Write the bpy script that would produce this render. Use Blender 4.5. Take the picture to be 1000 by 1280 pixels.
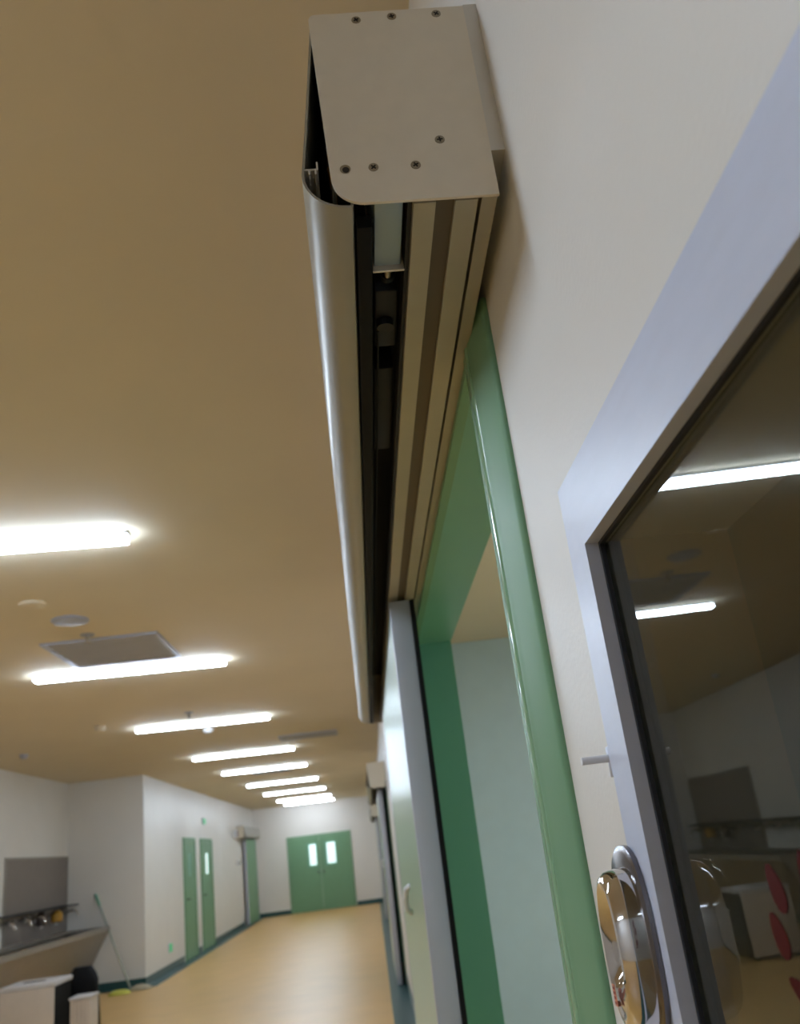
import bpy, bmesh, math, random
from mathutils import Vector, Matrix
random.seed(7)
for o in list(bpy.data.objects): bpy.data.objects.remove(o)
SC = bpy.context.scene
COL = SC.collection
PI = math.pi

# ------------------------------------------------------------------ camera
CAM_Z = 1.45
cam_d = bpy.data.cameras.new('camera'); cam = bpy.data.objects.new('camera', cam_d); COL.objects.link(cam)
FPX, PITCH, YAW, ROLL = 1097.55, 0.3605389, 0.0732791, -0.1261237
F = Vector((math.sin(YAW)*math.cos(PITCH), math.cos(YAW)*math.cos(PITCH), math.sin(PITCH)))
R0 = Vector((math.cos(YAW), -math.sin(YAW), 0)); U0 = R0.cross(F)
Rv = R0*math.cos(ROLL) + U0*math.sin(ROLL); Uv = -R0*math.sin(ROLL) + U0*math.cos(ROLL)
m = Matrix((Rv, Uv, -F)).transposed().to_4x4(); m.translation = (0, 0, CAM_Z)
cam.matrix_world = m
cam_d.sensor_fit = 'VERTICAL'; cam_d.sensor_height = 36; cam_d.lens = FPX/1280*36
cam_d.clip_start = 0.01; cam_d.clip_end = 100
cam_d.dof.use_dof = True; cam_d.dof.focus_distance = 0.92; cam_d.dof.aperture_fstop = 7.5
SC.camera = cam

# ------------------------------------------------------------------ world, exposure
w = bpy.data.worlds.new('world'); SC.world = w; w.use_nodes = True
w.node_tree.nodes['Background'].inputs[0].default_value = (0.05, 0.05, 0.06, 1)
w.node_tree.nodes['Background'].inputs[1].default_value = 0.1
SC.view_settings.view_transform = 'Standard'; SC.view_settings.look = 'None'
SC.view_settings.exposure = 0.0; SC.view_settings.gamma = 1.0
SC.view_settings.use_curve_mapping = False
LAMP = 90.0        # radiance of the corridor lamps

# ------------------------------------------------------------------ materials
def lin(c):
    return tuple(((v/255)/12.92 if v/255 <= 0.04045 else ((v/255+0.055)/1.055)**2.4) for v in c)
def mat(name, rgb, rough=0.5, metal=0.0, coat=0.0, noise=0.04, scale=8.0, bump=0.0, bscale=60.0, spec=0.5, stretch=None):
    M = bpy.data.materials.new(name); M.use_nodes = True
    nt = M.node_tree; b = nt.nodes['Principled BSDF']
    c = lin(rgb)
    b.inputs['Roughness'].default_value = rough; b.inputs['Metallic'].default_value = metal
    b.inputs['Coat Weight'].default_value = coat; b.inputs['Coat Roughness'].default_value = 0.08
    b.inputs['Specular IOR Level'].default_value = spec
    tc = nt.nodes.new('ShaderNodeTexCoord'); mp = nt.nodes.new('ShaderNodeMapping')
    if stretch: mp.inputs['Scale'].default_value = stretch
    nt.links.new(tc.outputs['Object'], mp.inputs['Vector'])
    n = nt.nodes.new('ShaderNodeTexNoise'); n.inputs['Scale'].default_value = scale; n.inputs['Detail'].default_value = 5
    nt.links.new(mp.outputs[0], n.inputs['Vector'])
    r = nt.nodes.new('ShaderNodeValToRGB')
    r.color_ramp.elements[0].position = 0.3; r.color_ramp.elements[1].position = 0.7
    r.color_ramp.elements[0].color = (*[v*(1-noise) for v in c], 1)
    r.color_ramp.elements[1].color = (*[min(1, v*(1+noise)) for v in c], 1)
    nt.links.new(n.outputs['Fac'], r.inputs['Fac']); nt.links.new(r.outputs['Color'], b.inputs['Base Color'])
    if bump:
        n2 = nt.nodes.new('ShaderNodeTexNoise'); n2.inputs['Scale'].default_value = bscale; n2.inputs['Detail'].default_value = 3
        nt.links.new(mp.outputs[0], n2.inputs['Vector'])
        bp = nt.nodes.new('ShaderNodeBump'); bp.inputs['Strength'].default_value = bump; bp.inputs['Distance'].default_value = 0.01
        nt.links.new(n2.outputs['Fac'], bp.inputs['Height']); nt.links.new(bp.outputs[0], b.inputs['Normal'])
    return M
def emit(name, rgb, s):
    M = bpy.data.materials.new(name); M.use_nodes = True; nt = M.node_tree
    b = nt.nodes['Principled BSDF']
    b.inputs['Base Color'].default_value = (*rgb, 1)
    b.inputs['Emission Color'].default_value = (*rgb, 1); b.inputs['Emission Strength'].default_value = s
    return M
def glass(name, tint):
    M = bpy.data.materials.new(name); M.use_nodes = True; nt = M.node_tree
    nt.nodes.remove(nt.nodes['Principled BSDF']); out = nt.nodes['Material Output']
    t = nt.nodes.new('ShaderNodeBsdfTransparent'); t.inputs[0].default_value = (*tint, 1)
    g = nt.nodes.new('ShaderNodeBsdfGlossy'); g.inputs['Roughness'].default_value = 0.0
    lw = nt.nodes.new('ShaderNodeLayerWeight'); lw.inputs['Blend'].default_value = 0.5
    p = nt.nodes.new('ShaderNodeMath'); p.operation = 'POWER'; p.inputs[1].default_value = 5
    a = nt.nodes.new('ShaderNodeMath'); a.operation = 'MULTIPLY_ADD'; a.inputs[1].default_value = 0.45; a.inputs[2].default_value = 0.12
    nt.links.new(lw.outputs['Facing'], p.inputs[0]); nt.links.new(p.outputs[0], a.inputs[0])
    x = nt.nodes.new('ShaderNodeMixShader')
    nt.links.new(a.outputs[0], x.inputs[0]); nt.links.new(t.outputs[0], x.inputs[1]); nt.links.new(g.outputs[0], x.inputs[2])
    nt.links.new(x.outputs[0], out.inputs['Surface'])
    return M

M_WALL = mat('wall_paint', (223, 219, 213), 0.45, noise=0.015, scale=3, bump=0.05, bscale=140)
M_CEIL = mat('ceiling_paint', (222, 208, 182), 0.8, noise=0.02, scale=1.5)
M_FLOOR = mat('vinyl_floor', (206, 164, 98), 0.38, noise=0.05, scale=2.5, bump=0.02, bscale=8)
M_TEAL = mat('teal_vinyl', (38, 78, 78), 0.35, noise=0.06)
M_GREEN = mat('green_enamel', (114, 154, 120), 0.48, spec=0.3, noise=0.02)
M_BEAD = mat('glossy_green_bead', (132, 172, 136), 0.16, coat=0.3, noise=0.01)
M_DGREEN = mat('green_jamb', (108, 166, 142), 0.35, noise=0.02)
M_ALU = mat('painted_aluminium', (205, 200, 190), 0.38, metal=0.15, noise=0.02, scale=30)
M_COVER = mat('cover_aluminium', (150, 147, 136), 0.36, metal=0.1, noise=0.02, scale=30)
M_PLATE = mat('end_plate_paint', (218, 208, 190), 0.5, noise=0.02, scale=40)
M_RAIL = mat('rail_aluminium', (168, 160, 140), 0.45, metal=0.3, noise=0.03, scale=20)
M_RAILD = mat('rail_groove', (96, 84, 68), 0.6, metal=0.3)
M_BLACK = mat('black_rubber', (13, 13, 14), 0.65, noise=0.05, spec=0.2)
M_DARK = mat('dark_steel_and_shade', (26, 26, 29), 0.55, metal=0.2)  # dark metal parts; also the near-black shade of the operator gaps
M_MOTOR = mat('blue_grey_casing', (150, 165, 170), 0.45, metal=0.3)
M_SCREW = mat('screw_steel', (150, 140, 122), 0.35, metal=0.8)
M_CROSS = mat('recess_shade', (22, 20, 18), 0.7)  # dark of the screw slots and empty hole, put into the colour
M_FRAME = mat('window_frame_paint', (200, 207, 228), 0.36, noise=0.02, scale=25, stretch=(1, 1, 4))
M_GASK = mat('gasket', (34, 36, 44), 0.6)
M_GLASS = glass('window_glass', (0.62, 0.64, 0.60))
M_FILM = mat('dimmed_red_film', (66, 6, 5), 0.6, spec=0.1)  # red darkened in its colour for the dim room behind the pane
M_RED = mat('red_film', (140, 8, 8), 0.5)
M_CHROME = mat('chrome', (222, 220, 222), 0.06, metal=1.0, noise=0.0)
M_CHROMED = mat('satin_chrome', (120, 116, 118), 0.25, metal=1.0, noise=0.02)
M_LEAF = mat('glossy_leaf_panel', (146, 168, 142), 0.30, noise=0.01, spec=0.28)
M_STILE = mat('grey_stile', (176, 178, 186), 0.45, metal=0.2, noise=0.02)
M_STEEL = mat('stainless', (160, 154, 146), 0.48, metal=0.85, noise=0.04, scale=12)
M_SPLASH = mat('grey_splash_panel', (124, 114, 108), 0.3, metal=0.2)
M_BOXW = mat('off_white_panel', (200, 186, 170), 0.5, noise=0.03)
M_BOXT = mat('light_grey_top', (196, 192, 190), 0.4)
M_BAG = mat('black_plastic', (12, 11, 13), 0.75, bump=0.4, bscale=14, spec=0.15)
M_YEL = mat('yellow_cotton', (200, 196, 90), 0.9, bump=0.6, bscale=80)
M_GREYC = mat('grey_cotton', (176, 164, 140), 0.9, bump=0.6, bscale=80)
M_WOOD = mat('handle_pole', (150, 160, 150), 0.5)
M_VENT = mat('vent_metal', (165, 168, 182), 0.5)
M_VENTD = mat('vent_dark', (128, 130, 148), 0.7)
M_WHITE = mat('white_plastic', (225, 225, 228), 0.4)
M_EXIT = emit('exit_sign_green', (0.05, 0.75, 0.3), 0.10)
M_PANE = emit('lit_pane', (0.80, 1.0, 0.98), 0.75)
M_LAMP = emit('lamp_diffuser', (0.80, 0.97, 1.18), LAMP)
M_LAMPM = emit('dimmed_diffuser', (0.80, 0.97, 1.15), LAMP*0.72)  # lamps farther down set weaker to hold back the corridor's brightness
M_LAMPS = emit('lamp_side', (0.80, 0.97, 1.18), LAMP*0.4)
M_LAMPD = emit('dim_end_diffuser', (0.84, 0.95, 1.1), LAMP*0.5)  # weaker emission for the last two lamps
M_ROOM = mat('room_paint', (188, 205, 210), 0.6, noise=0.02)
M_ORANGE = mat('orange_plastic', (190, 140, 50), 0.4)
M_LABEL = mat('salmon_label', (214, 140, 112), 0.6)

# ------------------------------------------------------------------ mesh helpers
class MB:
    def __init__(s): s.bm = bmesh.new()
    def box(s, x0, x1, y0, y1, z0, z1, bev=0.0, seg=2):
        vs = [s.bm.verts.new((x, y, z)) for x in (x0, x1) for y in (y0, y1) for z in (z0, z1)]
        fs = [s.bm.faces.new([vs[i] for i in q]) for q in ((0,1,3,2),(4,6,7,5),(0,4,5,1),(2,3,7,6),(0,2,6,4),(1,5,7,3))]
        if bev:
            es = list({e for f in fs for e in f.edges})
            bmesh.ops.bevel(s.bm, geom=es, offset=bev, segments=seg, profile=0.5, affect='EDGES')
        return s
    def prism(s, pts, a0, a1, axis='y'):
        """closed polygon extruded along an axis; pts are the two other coordinates in x,y,z order"""
        def P(p, a):
            if axis == 'y': return (p[0], a, p[1])
            if axis == 'x': return (a, p[0], p[1])
            return (p[0], p[1], a)
        v0 = [s.bm.verts.new(P(p, a0)) for p in pts]; v1 = [s.bm.verts.new(P(p, a1)) for p in pts]
        n = len(pts)
        s.bm.faces.new(v0); s.bm.faces.new(list(reversed(v1)))
        for i in range(n):
            j = (i+1) % n
            s.bm.faces.new((v0[i], v1[i], v1[j], v0[j]))
        return s
    def shell(s, pts, t, a0, a1):
        """open polyline in xz thickened by t (to the left of travel), extruded in y"""
        n = len(pts); off = []
        for i in range(n):
            p = Vector(pts[i]); a = Vector(pts[max(i-1, 0)]); b = Vector(pts[min(i+1, n-1)])
            d = (b-a).normalized(); off.append((p.x - d.y*t, p.y + d.x*t))
        rows = []
        for a in (a0, a1):
            rows.append([s.bm.verts.new((p[0], a, p[1])) for p in pts]); rows.append([s.bm.verts.new((p[0], a, p[1])) for p in off])
        o0, i0, o1, i1 = rows
        for k in range(n-1):
            s.bm.faces.new((o0[k], o0[k+1], o1[k+1], o1[k])); s.bm.faces.new((i0[k], i1[k], i1[k+1], i0[k+1]))
            s.bm.faces.new((o0[k], i0[k], i0[k+1], o0[k+1])); s.bm.faces.new((o1[k], o1[k+1], i1[k+1], i1[k]))
        s.bm.faces.new((o0[0], o1[0], i1[0], i0[0])); s.bm.faces.new((o0[-1], i0[-1], i1[-1], o1[-1]))
        return s
    def cyl(s, p0, p1, r0, r1=None, n=16):
        if r1 is None: r1 = r0
        p0, p1 = Vector(p0), Vector(p1); d = (p1-p0).normalized()
        a = d.orthogonal().normalized(); b = d.cross(a)
        r = []
        for p, q in ((p0, r0), (p1, r1)):
            r.append([s.bm.verts.new(p + (a*math.cos(2*PI*i/n) + b*math.sin(2*PI*i/n))*q) for i in range(n)])
        for i in range(n):
            j = (i+1) % n; s.bm.faces.new((r[0][i], r[0][j], r[1][j], r[1][i]))
        s.bm.faces.new(list(reversed(r[0]))); s.bm.faces.new(r[1])
        return s
    def tube(s, path, r, n=10):
        pts = [Vector(p) for p in path]; rings = []
        for i, p in enumerate(pts):
            d = (pts[min(i+1, len(pts)-1)] - pts[max(i-1, 0)]).normalized()
            a = d.cross(Vector((0.31, 0.87, 0.4))).normalized(); b = d.cross(a)
            rr = r[i] if isinstance(r, (list, tuple)) else r
            rings.append([s.bm.verts.new(p + (a*math.cos(2*PI*k/n) + b*math.sin(2*PI*k/n))*rr) for k in range(n)])
        for q in range(len(rings)-1):
            for k in range(n):
                j = (k+1) % n; s.bm.faces.new((rings[q][k], rings[q][j], rings[q+1][j], rings[q+1][k]))
        s.bm.faces.new(list(reversed(rings[0]))); s.bm.faces.new(rings[-1])
        return s
    def lathe(s, prof, c=(0,0,0), n=20):
        rings = [[s.bm.verts.new((c[0]+r*math.cos(2*PI*k/n), c[1]+r*math.sin(2*PI*k/n), c[2]+z)) for k in range(n)] for r, z in prof]
        for q in range(len(rings)-1):
            for k in range(n):
                j = (k+1) % n; s.bm.faces.new((rings[q][k], rings[q][j], rings[q+1][j], rings[q+1][k]))
        s.bm.faces.new(list(reversed(rings[0]))); s.bm.faces.new(rings[-1])
        return s
    def build(s, name, m, parent=None, smooth=False, loc=None):
        bmesh.ops.recalc_face_normals(s.bm, faces=s.bm.faces[:])
        me = bpy.data.meshes.new(name); s.bm.to_mesh(me); s.bm.free()
        o = bpy.data.objects.new(name, me); COL.objects.link(o); me.materials.append(m)
        if smooth:
            for p in me.polygons: p.use_smooth = True
            me.set_sharp_from_angle(angle=math.radians(38))
        if parent: o.parent = parent
        if loc: o.location = loc
        return o
def tag(o, label, cat=None, group=None, kind=None):
    o['label'] = label
    if cat: o['category'] = cat
    if group: o['group'] = group
    if kind: o['kind'] = kind
    return o
def struct(o, label):
    return tag(o, label, kind='structure')
def empty(name, loc=(0,0,0), rz=0):
    o = bpy.data.objects.new(name, None); COL.objects.link(o); o.location = loc; o.rotation_euler = (0, 0, rz)
    o.empty_display_size = 0.05
    return o
def bx(name, m, parent, x0, x1, y0, y1, z0, z1, bev=0.0):
    return MB().box(x0, x1, y0, y1, z0, z1, bev).build(name, m, parent, smooth=bev > 0)
def copy_tree(o, parent=None):
    c = o.copy(); COL.objects.link(c); c.parent = parent
    for ch in o.children: copy_tree(ch, c)
    return c

# ------------------------------------------------------------------ the setting
H = 2.95                      # ceiling height
XR, XRB = 0.23, 0.345         # right wall: corridor face, back face
XL, XREC = -3.46, -4.6        # left corridor wall, left wall of the wide bay
YF = 14.4                     # the bay ends here
YE, YB = 27.5, -6.0           # far end wall, wall behind the camera
OP0, OP1, OPZ = 1.165, 3.10, 2.12      # sliding door opening (before its offset)
SL = [0.0, 10.01, 19.75]      # offsets of the sliding doors along the right wall
W_Y0, W_Y1, W_Z0, W_Z1 = -0.60, 0.735, 0.95, 1.68   # window daylight

struct(bx('floor', M_FLOOR, None, -5, 4.2, YB-.2, YE+.2, -0.2, 0), 'tan glossy vinyl floor running the length of the corridor')
struct(bx('ceiling', M_CEIL, None, -5, 4.2, YB-.2, YE+.2, H, H+0.2), 'plain cream corridor ceiling with lamp strips')

mb = MB()
def solid(y0, y1, z0=0.0, z1=H): mb.box(XR, XRB, y0, y1, z0, z1)
solid(YB, W_Y0); solid(W_Y0, W_Y1, 0, W_Z0); solid(W_Y0, W_Y1, W_Z1, H)
y = W_Y1
for d in SL:
    solid(y, OP0+d); solid(OP0+d, OP1+d, OPZ, H); y = OP1+d
solid(y, YE)
struct(mb.build('wall_right', M_WALL), 'cream painted right corridor wall with sliding doors and window')
DL = [(17.3, 18.4), (19.0, 20.3)]
mb = MB().box(XL-0.12, XL, YF, YE, 0, H)
struct(mb.build('wall_left', M_WALL), 'cream left corridor wall with green doors beyond the bay')
struct(bx('wall_bay', M_WALL, None, XREC, XL-0.12, YF, YF+0.12, 0, H), 'shaded cream wall closing the sink bay beside the corridor')
struct(bx('wall_sink', M_WALL, None, XREC-0.12, XREC, YB, YF+0.12, 0, H), 'cream bay wall behind the steel trough sink')
struct(bx('wall_far', M_WALL, None, XL-0.12, XRB, YE, YE+0.12, 0, H), 'far cream end wall of the corridor around the green double doors')
struct(bx('wall_back', M_WALL, None, XREC, 4.0, YB-0.12, YB, 0, H), 'cream wall at the near end of the hall')
struct(bx('wall_room', M_ROOM, None, 4.0, 4.12, YB, YE, 0, H), 'outer wall of the rooms behind the sliding doors')
for i, yy in enumerate((0.95, 7.15, 16.5)):
    struct(bx('wall_partition', M_ROOM, None, XRB, 4.0, yy, yy+0.1, 0, H),
           ['partition wall between the dark room and the treatment room', 'pale grey room wall seen through the open sliding doorway', 'partition wall between two rooms farther down the corridor'][i])

# dark green cove skirting and floor border
def skirt(name, label, boxes):
    b = MB()
    for q in boxes: b.box(*q)
    struct(b.build(name, M_TEAL), label)
segs = []; y = YB
for d in SL: segs.append((y, 1.02+d)); y = 3.245+d
segs.append((y, YE))
skirt('baseboard_right', 'dark teal skirting along the right corridor wall', [(XR-0.008, XR, a, b, 0, 0.11) for a, b in segs])
lsegs = [(YF-0.008, 17.2), (18.5, 18.9), (20.4, 24.9), (27.3, YE)]
skirt('baseboard_left', 'dark teal skirting along the left corridor wall', [(XL, XL+0.008, a, b, 0, 0.11) for a, b in lsegs])
skirt('baseboard_bay', 'dark teal skirting across the bay wall and sink wall', [(XREC, XL, YF-0.008, YF, 0, 0.11), (XREC, XREC+0.008, YB, YF-0.008, 0, 0.11)])
skirt('baseboard_far', 'dark teal skirting on the far end wall beside the double doors', [(XL+0.008, -2.47, YE-0.008, YE, 0, 0.12), (-0.60, XR-0.008, YE-0.008, YE, 0, 0.12)])
skirt('trim_1', 'dark teal floor border beside the right wall', [(0.03, XR-0.008, YB, YE-0.01, 0, 0.002)])
skirt('trim_2', 'dark teal floor border beside the left corridor wall', [(XL+0.008, XL+0.20, YF-0.2, YE-0.01, 0, 0.002), (XREC+0.01, XL+0.008, YF-0.2, YF-0.01, 0, 0.002)])

# ------------------------------------------------------------------ window in the right wall
win = empty('window_1', (XR, 0, W_Z0)); struct(win, 'dark interior window with pale grey metal frame beside the sliding door')
def wpart(name, m, *b, bev=0.0):
    x0, x1, y0, y1, z0, z1 = b
    return bx(name, m, win, x0-XR, x1-XR, y0, y1, z0-W_Z0, z1-W_Z0, bev)
FX = 0.214
# head, sill and two stiles with mitred corners
def wbar(name, pts):
    return MB().prism([(a, b-W_Z0) for a, b in pts], FX-XR, 0.0, 'x').build(name, M_FRAME, win)
oy0, oy1, oz0, oz1 = W_Y0-0.055, 0.791, W_Z0-0.07, 1.753
wbar('head_bar', [(oy0, oz1), (oy1, oz1), (W_Y1, W_Z1), (W_Y0, W_Z1)])
wbar('sill_bar', [(oy0, oz0), (W_Y0, W_Z0), (W_Y1, W_Z0), (oy1, oz0)])
wbar('stile', [(oy1, oz1), (oy1, oz0), (W_Y1, W_Z0), (W_Y1, W_Z1)])
wbar('stile', [(oy0, oz1), (W_Y0, W_Z1), (W_Y0, W_Z0), (oy0, oz0)])
wpart('gasket', M_GASK, 0.226, 0.230, W_Y1-0.0045, W_Y1, W_Z0, W_Z1)
wpart('gasket', M_GASK, 0.226, 0.230, W_Y0, W_Y1-0.0045, W_Z1-0.003, W_Z1)
wpart('glass_pane', M_GLASS, 0.230, 0.235, W_Y0, W_Y1, W_Z0, W_Z1)
# red film lettering on the pane: slanting strokes
def stroke(cy, cz, ln, wd, ang):
    n = 14; pts = []
    for k in range(n):
        a = 2*PI*k/n; u = math.cos(a)*ln/2; v = math.sin(a)*wd/2*(1-0.25*math.cos(a))
        pts.append((cy + u*math.cos(ang) - v*math.sin(ang), cz - W_Z0 + u*math.sin(ang) + v*math.cos(ang)))
    o = MB().prism(pts, 0.2294-XR, 0.2299-XR, 'x').build('lettering_stroke', M_FILM, win)
    o['label'] = 'red film lettering stroke'
for a in ((0.5475, 1.4015, 0.029, 0.018, 1.12), (0.5585, 1.3755, 0.027, 0.018, 1.12), (0.503, 1.374, 0.098, 0.024, 1.50), (0.540, 1.343, 0.045, 0.016, 0.45)):
    stroke(*a)

# small hook pin at the window's edge
pin = empty('hook_pin', (0.214, 0.797, 1.500)); tag(pin, 'small white rod pin sticking out beside the grey window frame', 'hook')
MB().cyl((0, 0, 0), (-0.024, 0, 0.0), 0.0034, n=14).build('rod', M_WHITE, pin, smooth=True)
bx('mounting_tab', M_FRAME, pin, 0.0, 0.003, -0.006, 0.004, -0.016, 0.010, 0.001)

# chrome pull handle
def oval(n, a, b, p=2.3):
    r = []
    for k in range(n):
        t = 2*PI*k/n; c, s_ = math.cos(t), math.sin(t)
        r.append((a*abs(c)**(2/p)*(1 if c >= 0 else -1), b*abs(s_)**(2/p)*(1 if s_ >= 0 else -1)))
    return r
hd = empty('pull_handle', (0.2135, 0.787, 1.355)); tag(hd, 'oval polished chrome pull handle beside the window frame', 'handle')
bmx = MB(); n = 40; prof = [(1.0, 0.0), (1.0, 0.004), (0.94, 0.0065), (0.0, 0.0065)]
def ovalstack(mbx, prof, a, b, cz=0.0, sink=None, cy=0.0, p=2.3):
    rings = []
    for r, h in prof[:-1]:
        rings.append([mbx.bm.verts.new((-(h if sink is None else h*sink(v*r/b)), u*r+cy, v*r+cz)) for u, v in oval(n, a, b, p)])
    for q in range(len(rings)-1):
        for k in range(n):
            j = (k+1) % n; mbx.bm.faces.new((rings[q][k], rings[q][j], rings[q+1][j], rings[q+1][k]))
    mbx.bm.faces.new(rings[0])
    r, h = prof[-1]; c = mbx.bm.verts.new((-h, cy, cz))
    for k in range(n): mbx.bm.faces.new((rings[-1][k], rings[-1][(k+1) % n], c))
ovalstack(bmx, prof, 0.046, 0.073, cy=0.012, p=2.6)
bmx.build('back_plate', M_CHROMED, hd, smooth=True)
bmx = MB()
ovalstack(bmx, [(1.0, 0.005), (1.0, 0.016), (0.97, 0.024), (0.90, 0.029), (0.84, 0.030), (0.78, 0.028), (0.70, 0.022), (0.60, 0.015), (0.45, 0.009), (0.3, 0.006), (0.15, 0.0048), (0.0, 0.0045)], 0.029, 0.060, -0.004)
for v in bmx.bm.verts:                       # flat thumb facet across the lower third of the dish
    q = (v.co.z+0.004)/0.060; e = math.hypot(v.co.y/0.029, q)
    if e < 0.84 and q < -0.05: v.co.x = min(v.co.x, -0.0045 - 0.0235*min(1, (-0.05-q)/0.45))
shell_o = bmx.build('grip_shell', M_CHROME, hd, smooth=True)
lb = bx('label_sticker', M_LABEL, shell_o, -0.0310, -0.0304, 0.0095, 0.0165, -0.046, -0.030); lb['label'] = 'small salmon sticker'
for k in range(4):
    bx('print_mark', M_RED, hd, -0.0312, -0.0310, 0.0105, 0.0155, -0.0445+k*0.0036, -0.0425+k*0.0036)

# ------------------------------------------------------------------ sliding doors and their operators
def screw(parent, x, z, yf):
    s_ = MB().cyl((0, 0.001, 0), (0, -0.0006, 0), 0.0062, 0.0056, 18).build('screw', M_SCREW, parent, smooth=True, loc=(x, yf, z))
    a = random.uniform(0, 1.5)
    c = MB()
    for q in (a, a+PI/2):
        d = Vector((math.cos(q), 0, math.sin(q))); e = Vector((-math.sin(q), 0, math.cos(q)))
        L, W = 0.0034, 0.0009
        pts = [d*L+e*W, d*L-e*W, -d*L-e*W, -d*L+e*W]
        c.prism([(p.x, p.z) for p in pts], -0.0009, -0.0005)
    o = c.build('cross_shade', M_CROSS, s_)  # raised dark cross drawn for the shade inside the slot
    return s_
def operator(loc, rz, L, label, detail):
    """local frame: wall at x = 0, corridor towards -x, near end plate at y = 0, z from the floor"""
    t = empty('door_operator', loc, rz); tag(t, label, 'door operator', 'sliding door operators')
    X = lambda v: v - XR
    # end plates
    def plate(y0, y1):
        pts = [(X(0.022), 2.393)]
        pts += [(X(0.031-0.009*math.cos(a)), 2.394+0.010*math.sin(a)) for a in (0.35, 0.7, 1.05, 1.35)]
        pts += [(X(0.2135), 2.404), (X(0.2135), 2.114)]
        c = (X(0.064), 2.152); rx, rz_ = 0.036, 0.036
        for k in range(9):
            a = -PI/2 - k*(PI/2)/8
            pts.append((c[0]+rx*math.cos(a), c[1]+rz_*math.sin(a)))
        return MB().prism(pts, y0, y1)
    ep = plate(-0.004, 0.0).build('end_plate', M_PLATE, t)
    plate(L, L+0.004).build('end_plate', M_PLATE, t)
    if detail:
        for x, z in ((0.080, 2.391), (0.124, 2.3935), (0.179, 2.3935), (0.157, 2.197), (0.077, 2.164), (0.125, 2.163)):
            screw(ep, X(x), z, -0.004)
        ho = MB().cyl((0, 0.002, 0), (0, -0.0004, 0), 0.0058, 0.0062, 18).build('screw_hole', M_SCREW, ep, smooth=True, loc=(X(0.045), -0.004, 2.164))
        MB().cyl((0.0006, 0.0, -0.0012), (0.0006, -0.0007, -0.0012), 0.0040, n=16).build('bore_shade', M_CROSS, ho)  # black disc drawn for the darkness inside the empty hole
    # cover, hanging slightly open from its top hinge
    pts = [(0.060, 2.399), (0.030, 2.399), (0.0245, 2.394), (0.0225, 2.385), (0.019, 2.355), (0.007, 2.255), (-0.0045, 2.165)]
    for k in range(1, 10):
        a = PI + k*(PI/2)/9
        pts.append((0.0445+0.049*math.cos(a), 2.163+0.047*math.sin(a)))
    pts += [(0.048, 2.1165), (0.050, 2.120), (0.050, 2.126)]
    pts = [(X(a), b) for a, b in pts]
    cv = MB().shell(pts, 0.0028, 0.002, L-0.002).build('cover', M_COVER, t, smooth=True)
    fl = MB()
    fl.box(X(-0.002), X(0.015), 0.003, L-0.003, 2.1725, 2.1745).box(X(0.013), X(0.015), 0.003, L-0.003, 2.1745, 2.184)
    fl.box(X(0.0035), X(0.0055), 0.003, L-0.003, 2.167, 2.1725).box(X(0.0105), X(0.0125), 0.003, L-0.003, 2.167, 2.1725)
    fl.build('cover_flange', M_ALU, cv)
    # back rail fixed to the wall
    MB().box(X(0.2135), X(0.2300), -0.004, L, 2.176, 2.406).build('mounting_rail', M_ALU, t)
    # track
    tr = MB()
    tr.box(X(0.117), X(0.142), 0.002, L-0.002, 2.114, 2.126).box(X(0.164), X(0.190), 0.002, L-0.002, 2.114, 2.126)
    tr.box(X(0.117), X(0.190), 0.002, L-0.002, 2.132, 2.150).box(X(0.196), X(0.2135), 0.002, L-0.002, 2.120, 2.398)
    tr.build('track_rail', M_RAIL, t)
    bx('track_groove', M_RAILD, t, X(0.142), X(0.164), 0.002, L-0.002, 2.120, 2.132)
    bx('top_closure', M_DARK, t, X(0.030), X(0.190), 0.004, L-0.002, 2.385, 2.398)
    bx('rear_gap_shade', M_DARK, t, X(0.1905), X(0.1955), 0.004, L-0.002, 2.135, 2.385)  # dark strip added to draw the shaded gap behind the track
    bx('front_gap_shade', M_DARK, t, X(0.1115), X(0.1165), 0.004, L-0.004, 2.122, 2.150)  # dark strip drawing the shade between casing and track
    # brush seal beneath the cover lip
    bx('seal_strip', M_BLACK, t, X(0.052), X(0.071), 0.035, L-0.01, 2.113, 2.132, 0.003)
    bx('inner_beam', M_RAIL, t, X(0.030), X(0.034), 0.003, L-0.01, 2.176, 2.385)
    if detail:
        mo = bx('motor_casing', M_MOTOR, t, X(0.074), X(0.1075), 0.006, 0.130, 2.129, 2.235, 0.002)
        bx('mounting_foot', M_ALU, mo, X(0.072), X(0.1165), 0.130, 0.1335, 2.122, 2.235)
        MB().cyl((X(0.091), 0.1335, 2.127), (X(0.091), 0.148, 2.127), 0.0042, n=14).build('bolt', M_SCREW, mo, smooth=True)
        MB().cyl((X(0.091), 0.148, 2.131), (X(0.091), 0.158, 2.131), 0.009, n=14).build('bushing', M_BLACK, mo, smooth=True)
        ge = bx('gearbox', M_DARK, t, X(0.076), X(0.108), 0.20, 0.34, 2.140, 2.26, 0.004)
        MB().cyl((X(0.090), 0.27, 2.128), (X(0.090), 0.27, 2.140), 0.012, n=20).build('pulley', M_DARK, ge, smooth=True)
        bx('drive_belt', M_BLACK, t, X(0.079), X(0.081), 0.28, L-0.3, 2.128, 2.139)
        bx('control_unit', M_DARK, t, X(0.076), X(0.108), 0.42, 0.72, 2.150, 2.26, 0.004)
        MB().tube([(X(0.034), 0.03, 2.20), (X(0.030), 0.05, 2.215), (X(0.034), 0.10, 2.22), (X(0.03), 0.2, 2.21)], 0.0035).build('brass_cable', M_ORANGE, t, smooth=True)
    return t
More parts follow.
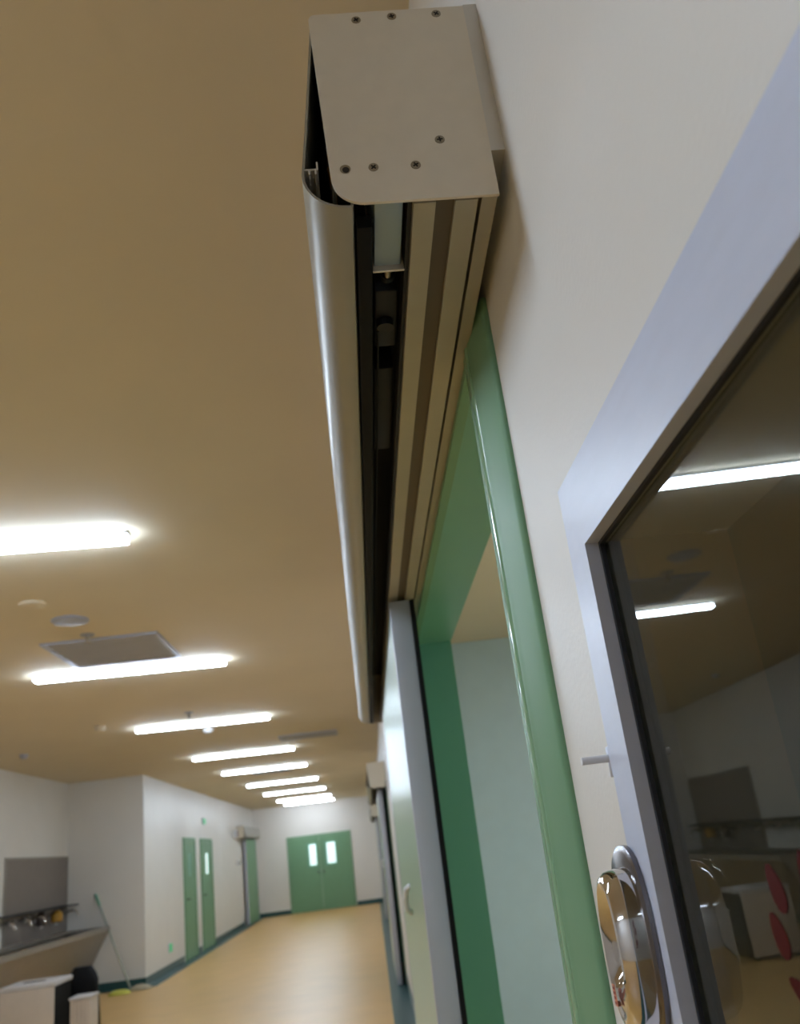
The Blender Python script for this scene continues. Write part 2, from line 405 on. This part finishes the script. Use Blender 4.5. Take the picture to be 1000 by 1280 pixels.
def leaf(loc, rz, y0, L, num, label, handle=True, window=True):
    t = empty('door_%d' % num, loc, rz); struct(t, label)
    X = lambda v: v - XR
    bx('panel', M_LEAF, t, X(0.117), X(0.178), y0+0.045, y0+L-0.045, 0.012, 2.095)
    for a in (y0, y0+L-0.045):
        bx('stile', M_STILE, t, X(0.115), X(0.174), a, a+0.045, 0.010, 2.104, 0.002)
    bx('gasket', M_BLACK, t, X(0.174), X(0.187), y0-0.004, y0+0.012, 0.010, 2.104)
    for a in (y0+0.12, y0+L-0.25):
        hg = bx('hanger', M_DARK, t, X(0.146), X(0.160), a, a+0.12, 2.104, 2.119)
    if handle:
        MB().tube([(X(0.118), y0+1.02, 1.22), (X(0.100), y0+1.00, 1.235), (X(0.096), y0+0.97, 1.27), (X(0.102), y0+0.93, 1.305), (X(0.118), y0+0.92, 1.315)], 0.010).build('pull_bar', M_WHITE, t, smooth=True)
    return t
CW = 0.142
def casing(loc, rz, num, label):
    t = empty('trim_%d' % num, loc, rz); struct(t, label)
    X = lambda v: v - XR
    def jamb(sgn, yo, name):
        # rounded outer face, bead and two fine grooves towards the opening
        w_ = CW
        pts = [(0.0, 0.0), (-0.003, 0.0), (-0.0055, 0.0012), (-0.0075, 0.0040), (-0.0085, 0.0080)]
        pts += [(-0.0085-0.0105*(k/6)**0.8, 0.008+0.072*k/6) for k in range(1, 7)]
        pts += [(-0.0200, 0.084), (-0.0200, 0.091), (-0.0150, 0.0915), (-0.0150, 0.1145), (-0.0190, 0.115), (-0.0205, 0.117), (-0.0205, 0.122), (-0.0185, 0.1225), (-0.0185, 0.1235), (-0.0205, 0.124), (-0.0205, w_-0.006), (-0.016, w_), (0.0, w_)]
        bd = [(-0.0150, 0.0925)] + [(-0.0165-0.0065*math.sin(PI*k/12), 0.103-0.0105*math.cos(PI*k/12)) for k in range(13)] + [(-0.0150, 0.1135)]
        MB().prism([(p, yo+sgn*q) for p, q in bd], 0.0, 2.135, 'z').build('round_bead', M_BEAD, t, smooth=True)
        return MB().prism([(p, yo+sgn*q) for p, q in pts], 0.0, 2.140, 'z').build(name, M_GREEN, t, smooth=True)
    jamb(1, OP0-CW, 'side_casing'); jamb(-1, OP1+CW, 'side_casing')
    bx('head_casing', M_GREEN, t, -0.018, 0.0, OP0, OP1, OPZ-0.012, 2.145)
    bx('jamb_lining', M_GREEN, t, 0.0, XRB-XR+0.004, OP0, OP0+0.012, 0, OPZ-0.012)
    bx('jamb_lining', M_DGREEN, t, 0.0, XRB-XR+0.004, OP1-0.012, OP1, 0, OPZ-0.012)
    bx('head_lining', M_DGREEN, t, 0.0, XRB-XR+0.004, OP0, OP1, OPZ-0.012, OPZ)
    return t
olab = ['opened grey sliding-door operator with screwed end plate above the open green doorway', 'sliding-door operator box above the second doorway along the right wall', 'sliding-door operator box above the right-hand doorway closest to the end wall']
llab = ['glossy pale sliding leaf pushed open at the green doorway', 'closed sliding leaf of the second doorway on the right wall', 'closed sliding leaf of the last right-hand doorway before the end wall']
clab = ['rounded green metal casing around the open sliding doorway', 'green casing of the second doorway on the right wall', 'green casing of the last right-hand doorway before the end wall']
for i, d in enumerate(SL):
    operator((XR, 0.79+d, 0), 0, 4.31, olab[i], i == 0)
    casing((XR, d, 0), 0, 3+i, clab[i])
    leaf((XR, d, 0), 0, 2.45 if i == 0 else 1.0, 2.2, 1+i, llab[i])
# one across the corridor, near the end wall
operator((XL, 27.30, 0), PI, 3.1, 'sliding-door operator box above the green doorway on the left wall', False)
t = empty('door_4', (XL, 26.1, 0), PI); struct(t, 'green sliding leaf under an operator box on the left wall')
bx('panel', M_GREEN, t, -0.115, -0.052, -1.0, 1.05, 0.012, 2.095)
bx('stile', M_STILE, t, -0.120, -0.048, 1.05, 1.10, 0.010, 2.104); bx('stile', M_STILE, t, -0.120, -0.048, -1.05, -1.0, 0.010, 2.104)
bx('hanger', M_DARK, t, -0.085, -0.070, -0.6, -0.5, 2.095, 2.119); bx('hanger', M_DARK, t, -0.085, -0.070, 0.5, 0.6, 2.095, 2.119)

# ------------------------------------------------------------------ green swing doors on the left wall
def swing(num, y0, y1, label, pane_m):
    t = empty('door_%d' % num, (XL, y0, 0)); struct(t, label)
    w_ = y1-y0; zt = 2.06
    MB().box(0, 0.03, 0, 0.07, 0, zt).box(0, 0.03, w_-0.07, w_, 0, zt).box(0, 0.03, 0.07, w_-0.07, zt-0.07, zt).build('frame', M_GREEN, t)
    lf = MB()
    a, b, c, d = w_*0.38, w_*0.62, 1.38, 1.78
    lf.box(0.002, 0.020, 0.075, a, 0.01, zt-0.075).box(0.002, 0.020, b, w_-0.075, 0.01, zt-0.075).box(0.002, 0.020, a, b, 0.01, c).box(0.002, 0.020, a, b, d, zt-0.075)
    lf = lf.build('leaf', M_GREEN, t)
    bx('vision_pane', pane_m, lf, 0.006, 0.012, a, b, c, d)
    MB().tube([(0.02, 0.17, 1.0), (0.06, 0.17, 1.0), (0.065, 0.19, 1.0), (0.065, 0.29, 1.0)], 0.011).build('lever_handle', M_CHROMED, lf, smooth=True)
swing(5, *DL[0], 'green door with a dark pane beside its twin on the left wall', M_DGREEN)
swing(6, *DL[1], 'green door with a lit pale pane on the left wall', M_PANE)

# ------------------------------------------------------------------ double doors in the end wall
t = empty('door_7', (0, YE, 0)); struct(t, 'green double doors with two lit vision panes in the end wall')
x0, x1, zt = -2.44, -0.67, 2.00
MB().box(x0-0.05, x0, -0.03, 0, 0, zt+0.05).box(x1, x1+0.05, -0.03, 0, 0, zt+0.05).box(x0, x1, -0.03, 0, zt, zt+0.05).build('frame', M_GREEN, t)
xm = (x0+x1)/2
for (a, b, p0, p1) in ((x0+0.004, xm-0.003, -1.86, -1.66), (xm+0.003, x1-0.004, -1.35, -1.10)):
    lf = MB(); c, d = 1.22, 1.79
    lf.box(a, p0, -0.025, -0.004, 0.01, zt-0.004).box(p1, b, -0.025, -0.004, 0.01, zt-0.004).box(p0, p1, -0.025, -0.004, 0.01, c).box(p0, p1, -0.025, -0.004, d, zt-0.004)
    lf = lf.build('leaf', M_GREEN, t)
    bx('vision_pane', M_PANE, lf, p0, p1, -0.016, -0.008, c, d)
    MB().box(p0-0.06, p0, -0.030, -0.024, c-0.05, d+0.03).box(p1, p1+0.03, -0.030, -0.024, c-0.05, d+0.03).box(p0, p1, -0.030, -0.024, d, d+0.03).box(p0, p1, -0.030, -0.024, c-0.05, c).build('pane_frame', M_DGREEN, lf)
    hx = b-0.07 if b < xm else a+0.07
    MB().cyl((hx, -0.025, 1.02), (hx, -0.07, 1.02), 0.025, n=14).build('knob', M_CHROMED, lf, smooth=True)

# ------------------------------------------------------------------ ceiling lamps
def lamp():
    t = empty('ceiling_lamp'); 
    bx('housing', M_WHITE, t, -0.71, 0.71, -0.036, 0.036, -0.018, 0.0)
    d = MB().box(-0.705, 0.705, -0.04, 0.04, -0.046, -0.018, 0.010, 3)
    df = d.build('diffuser', M_LAMP, t, smooth=True)
    df.data.materials.append(M_LAMPS)
    for p in df.data.polygons:
        if abs(p.normal.z) < 0.6: p.material_index = 1
    return t
lamp0 = lamp()
LY = [3.83, 6.72, 9.75, 12.92, 15.5, 18.6, 21.6, 24.55, 26.6, 0.9, -4.9]  # the last entry is an unseen lamp behind the camera, added for fill
LLAB = ['batten lamp on the ceiling opposite the open green sliding doorway', 'batten lamp right beside the large louvred vent and its sprinkler',
        'batten lamp between a sprinkler head and the white smoke detector', 'batten lamp just past the small vent near the right wall',
        'batten lamp level with the corner of the sink bay', 'batten lamp just before the pair of green swing doors',
        'batten lamp just past the pair of green swing doors', 'dimmer batten lamp, second from the end wall', 'dimmer batten lamp closest to the end wall',
        'batten lamp on the ceiling beside the operator end plate', 'unseen fill batten lamp added by the wall at the near end of the hall']
for i, yy in enumerate(LY):
    o = lamp0 if i == 0 else copy_tree(lamp0)
    o.location = (-1.69, yy, H); o.rotation_euler = (0, 0, math.radians(4))
    if yy > 9:
        for ch in o.children:
            if ch.name.startswith('diffuser'):
                ch.data = ch.data.copy(); ch.data.materials[0] = M_LAMPD if yy > 24 else M_LAMPM; ch.data.materials[1] = M_LAMPD if yy > 24 else M_LAMPS
    tag(o, LLAB[i], 'ceiling lamp', 'batten lamps in a row along the ceiling')
# lamp of the room behind the open doorway
rl = empty('room_lamp', (2.6, 3.6, H)); tag(rl, 'ceiling lamp of the room behind the open sliding doorway', 'ceiling lamp')
bx('housing', M_WHITE, rl, -0.3, 0.3, -0.3, 0.3, -0.03, 0.0)
bx('diffuser', emit('room_diffuser', (0.80, 0.98, 1.05), 80.0), rl, -0.28, 0.28, -0.28, 0.28, -0.045, -0.03)

# ------------------------------------------------------------------ ceiling fittings
def vent(x0, x1, y0, y1, label, nb):
    t = empty('air_vent', ((x0+x1)/2, (y0+y1)/2, H)); tag(t, label, 'air vent')
    a, b = (x1-x0)/2, (y1-y0)/2
    MB().box(-a, a, -b, -b+0.03, -0.015, 0).box(-a, a, b-0.03, b, -0.015, 0).box(-a, -a+0.03, -b+0.03, b-0.03, -0.015, 0).box(a-0.03, a, -b+0.03, b-0.03, -0.015, 0).build('frame', M_VENT, t)
    bx('backing', M_VENTD, t, -a+0.03, a-0.03, -b+0.03, b-0.03, -0.003, 0)
    for k in range(nb):
        yy = -b+0.03 + (k+0.5)*(2*b-0.06)/nb; hw = (2*b-0.06)/nb*0.34
        MB().prism([(yy-hw, -0.004), (yy+hw, -0.013), (yy+hw, -0.011), (yy-hw, -0.003)], -a+0.03, a-0.03, 'x').build('slat', M_VENT, t)
vent(-2.03, -1.27, 5.72, 6.50, 'grey louvred air vent beside the second ceiling lamp', 7)
vent(-1.08, -0.32, 11.65, 12.15, 'small louvred air vent beyond the third lamp near the right wall', 5)
vent(-2.0, -1.3, 16.0, 16.5, 'louvred air vent between distant ceiling lamps', 5)
def disc(name, x, y, prof, m, label, cat, group=None):
    o = MB().lathe([(r, -z) for r, z in prof]).build(name, m, None, smooth=True, loc=(x, y, H)); tag(o, label, cat, group); return o
def sprinkler(x, y, label):
    t = empty('sprinkler', (x, y, H)); tag(t, label, 'sprinkler')
    MB().lathe([(0.045, 0), (0.045, -0.006), (0.015, -0.014)]).build('rosette', M_VENT, t, smooth=True)
    MB().lathe([(0.012, -0.012), (0.010, -0.055)]).build('stem', M_SCREW, t, smooth=True)
    MB().lathe([(0.022, -0.055), (0.024, -0.058), (0.004, -0.060)]).build('deflector', M_SCREW, t, smooth=True)
sprinkler(-1.69, 5.62, 'sprinkler head hanging in front of the louvred vent by the second lamp')
sprinkler(-1.71, 9.05, 'sprinkler head in front of the third ceiling lamp')
disc('ceiling_speaker', -1.68, 5.24, [(0.11, 0), (0.11, 0.008), (0.095, 0.014), (0.02, 0.012)], M_VENT, 'flat round grey ceiling disc between the first and second lamps', 'ceiling disc')
disc('ceiling_speaker', -1.76, 4.84, [(0.075, 0), (0.075, 0.006), (0.06, 0.012), (0.02, 0.010)], M_CEIL, 'small pale ceiling disc close to the first lamp', 'ceiling disc')
disc('smoke_detector', -1.735, 10.30, [(0.06, 0), (0.06, 0.02), (0.045, 0.05), (0.02, 0.055)], M_WHITE, 'white dome smoke detector just behind the third lamp', 'smoke detector')
disc('smoke_detector', -2.66, 9.29, [(0.06, 0), (0.06, 0.02), (0.045, 0.05), (0.02, 0.055)], M_CEIL, 'cream smoke detector over the left side of the hall', 'smoke detector')
disc('smoke_detector', -3.92, 10.66, [(0.05, 0), (0.05, 0.02), (0.035, 0.05), (0.015, 0.055)], M_VENT, 'grey smoke detector above the sink bay', 'smoke detector')

# ------------------------------------------------------------------ signs on the left wall
def sign(y, z, w_, h_, m, name, label, d=0.02):
    t = empty(name, (XL, y, z)); tag(t, label, name.split('_')[-1])
    bx('housing', M_WHITE, t, 0, d, -w_/2-0.01, w_/2+0.01, -h_/2-0.01, h_/2+0.01, 0.003)
    bx('face', m, t, d, d+0.003, -w_/2, w_/2, -h_/2, h_/2)
sign(16.02, 0.345, 0.20, 0.12, M_EXIT, 'exit_sign', 'glowing green exit sign low on the wall near the skirting')
sign(19.5, 2.40, 0.24, 0.11, M_EXIT, 'exit_sign', 'small green exit sign above the door with a lit pane')
sign(23.7, 2.21, 0.22, 0.16, mat('maroon_plastic', (96, 52, 52), 0.5), 'alarm_box', 'dull maroon alarm box beside the left-wall operator', 0.10)
sign(23.95, 1.525, 0.16, 0.10, M_DARK, 'wall_switch', 'dark switch box on the wall under the alarm box', 0.09)

# ------------------------------------------------------------------ sink bay
sk = empty('trough_sink', (XREC, 0, 0)); tag(sk, 'long stainless steel trough sink against the bay wall', 'sink')
sy0, sy1, sx = 10.2, 14.30, 0.66
side = [(0.0, 0.86), (sx, 0.86), (sx, 0.80), (0.30, 0.20), (0.0, 0.20)]
MB().prism([(0.012, 0.18), (0.30, 0.18), (sx-0.02, 0.80), (sx-0.045, 0.80), (0.29, 0.215), (0.012, 0.215)], sy0+0.02, sy1-0.02).build('basin', M_STEEL, sk)
for a in (sy0, sy1-0.02): MB().prism([(0.012, 0.86), (sx-0.01, 0.86), (sx-0.02, 0.80), (0.30, 0.18), (0.012, 0.18)], a, a+0.02).build('end_panel', M_STEEL, sk)
MB().box(sx-0.05, sx, sy0-0.01, sy1+0.01, 0.80, 0.865).box(0.012, 0.16, sy0, sy1, 0.83, 0.862).build('rim', M_STEEL, sk)
for yy in (10.6, 12.2, 13.9): MB().box(0.015, 0.06, yy, yy+0.05, 0.0, 0.18).build('leg', M_STEEL, sk)
tapp = None
for i, yy in enumerate((10.9, 11.6, 12.15, 12.65, 14.0)):
    t = empty('tap', (XREC+0.012, yy, 1.12)) if tapp is None else copy_tree(tapp)
    if tapp is None:
        tapp = t
        MB().cyl((0.0, 0, 0), (0.02, 0, 0), 0.035, n=16).build('flange', M_CHROME, t, smooth=True)
        MB().tube([(0.0, 0, 0), (0.10, 0, 0.0), (0.20, 0, 0.02), (0.26, 0, 0.0), (0.28, 0, -0.06)], 0.014).build('spout', M_CHROME, t, smooth=True)
        MB().box(0.05, 0.09, -0.05, 0.05, 0.02, 0.04, 0.006).build('handle', M_CHROME, t, smooth=True)
    t.location = (XREC+0.012, yy, 1.12); tag(t, 'chrome wall tap over the trough sink, %s from the bay wall' % ('fifth', 'fourth', 'third', 'second', 'closest')[i], 'tap', 'taps above the trough sink')
mp = empty('splash_panel', (XREC, 0, 0)); tag(mp, 'grey splash panel on the wall above the trough sink', 'panel')
bx('panel', M_SPLASH, mp, 0.001, 0.012, 12.0, 14.34, 0.87, 1.86)
MB().box(0.001, 0.018, 14.34, 14.37, 0.87, 1.89).box(0.001, 0.018, 11.97, 12.0, 0.87, 1.89).box(0.001, 0.018, 12.0, 14.34, 1.86, 1.89).build('edge_strip', M_STEEL, mp)
sh = empty('narrow_shelf', (XREC, 0, 0)); tag(sh, 'narrow dark shelf above the sink taps and soap dispensers', 'shelf')
bx('board', M_DARK, sh, 0.02, 0.20, 10.4, 14.30, 1.20, 1.22)
for yy in (10.9, 12.5, 14.0): bx('bracket', M_STEEL, sh, 0.018, 0.12, yy, yy+0.02, 1.17, 1.20)
def dispenser(y, m, label, h=0.17, r=0.06):
    t = empty('soap_dispenser', (XREC+0.03+r, y, 1.02)); tag(t, label, 'soap dispenser')
    MB().lathe([(r*0.75, 0), (r, 0.015), (r, h*0.75), (r*0.6, h*0.92), (r*0.5, h)], n=18).build('body', m, t, smooth=True)
    MB().lathe([(r*0.25, -0.03), (r*0.25, 0.0)], n=12).build('nozzle', M_WHITE, t, smooth=True)
    bx('wall_bracket', M_WHITE, t, -r-0.016, -r*0.6, -0.03, 0.03, 0.05, 0.09)
dispenser(13.05, mat('brown_bottle', (70, 58, 54), 0.3), 'dark brown soap dispenser under the narrow shelf', 0.17, 0.07)
dispenser(13.62, M_ORANGE, 'amber yellow soap dispenser under the narrow shelf', 0.15, 0.08)

# ------------------------------------------------------------------ mop leaning on the bay wall
mo = empty('floor_mop', (-3.6, 14.0, 0)); tag(mo, 'flat mop with yellow head leaning against the bay wall', 'mop')
MB().tube([(0.02, 0.0, 0.04), (-0.56, 0.36, 1.28)], 0.014).build('pole', M_WOOD, mo, smooth=True)
MB().tube([(-0.50, 0.325, 1.15), (-0.575, 0.372, 1.31)], 0.02).build('grip', M_DGREEN, mo, smooth=True)
def pad(x, y, rx, ry, h, m, name):
    b = MB(); n1, n2 = 22, 5; rings = []
    for q in range(n2):
        t_ = q/(n2-1)*PI/2*0.95; rings.append([b.bm.verts.new((x+rx*math.cos(t_)*math.cos(2*PI*k/n1)*(1+0.08*math.sin(5*k)), y+ry*math.cos(t_)*math.sin(2*PI*k/n1), 0.004+h*math.sin(t_))) for k in range(n1)])
    for q in range(n2-1):
        for k in range(n1):
            j = (k+1) % n1; b.bm.faces.new((rings[q][k], rings[q][j], rings[q+1][j], rings[q+1][k]))
    b.bm.faces.new(rings[0]); b.bm.faces.new(rings[-1])
    return b.build(name, m, mo, smooth=True)
pad(-0.07, -0.22, 0.16, 0.12, 0.06, M_YEL, 'mop_head'); pad(0.16, 0.02, 0.16, 0.11, 0.07, M_GREYC, 'mop_cloth')

# ------------------------------------------------------------------ carts and bag on the floor of the bay
cb = empty('equipment_cabinet', (-3.36, 9.40, 0)); tag(cb, 'tall off-white cabinet with black side and pale lid', 'cabinet')
bx('front', M_BOXW, cb, -0.25, 0.25, 0.0, 0.02, 0.03, 0.60, 0.004)
bx('body', M_BLACK, cb, -0.25, 0.25, 0.02, 0.52, 0.03, 0.60)
bx('lid', M_BOXT, cb, -0.26, 0.26, -0.01, 0.53, 0.60, 0.645, 0.01)
bx('lid_slot', M_BLACK, cb, -0.12, 0.08, 0.22, 0.30, 0.644, 0.648)
for a, b in ((-0.22, 0.05), (0.2, 0.05), (-0.22, 0.45), (0.2, 0.45)): MB().cyl((a, b+0.02, 0.0), (a, b+0.02, 0.03), 0.02, n=12).build('foot', M_BLACK, cb)
sb = empty('small_cabinet', (-2.88, 9.45, 0)); tag(sb, 'low white ribbed box beside the black bag', 'box')
bx('body', M_BOXW, sb, -0.10, 0.09, 0.012, 0.26, 0.0, 0.46, 0.004)
for k in range(5): bx('rib', M_BOXW, sb, -0.095+k*0.038, -0.073+k*0.038, 0.0, 0.012, 0.01, 0.45)
bx('lid', M_BOXT, sb, -0.11, 0.10, -0.005, 0.27, 0.46, 0.48, 0.004)
# rubbish bag: lumpy closed surface
b = MB(); rings = []; n1, n2 = 24, 12
for q in range(n2):
    v = q/(n2-1); r = 0.155*min(1, 0.8+2*v)*(1 if v < 0.86 else 1-(v-0.86)*3.2); z = 0.68*v
    rings.append([b.bm.verts.new(((r*(1+0.07*math.sin(3*a+5*v)+0.03*math.sin(7*a)))*math.cos(a), (r*(1+0.07*math.cos(4*a+3*v)))*math.sin(a), z)) for a in [2*PI*k/n1 for k in range(n1)]])
for q in range(n2-1):
    for k in range(n1):
        j = (k+1) % n1; b.bm.faces.new((rings[q][k], rings[q][j], rings[q+1][j], rings[q+1][k]))
b.bm.faces.new(rings[0]); b.bm.faces.new(rings[-1])
bag = b.build('rubbish_bag', M_BAG, None, smooth=True, loc=(-3.07, 10.16, 0)); tag(bag, 'black plastic rubbish bag standing behind the low ribbed box', 'bag')
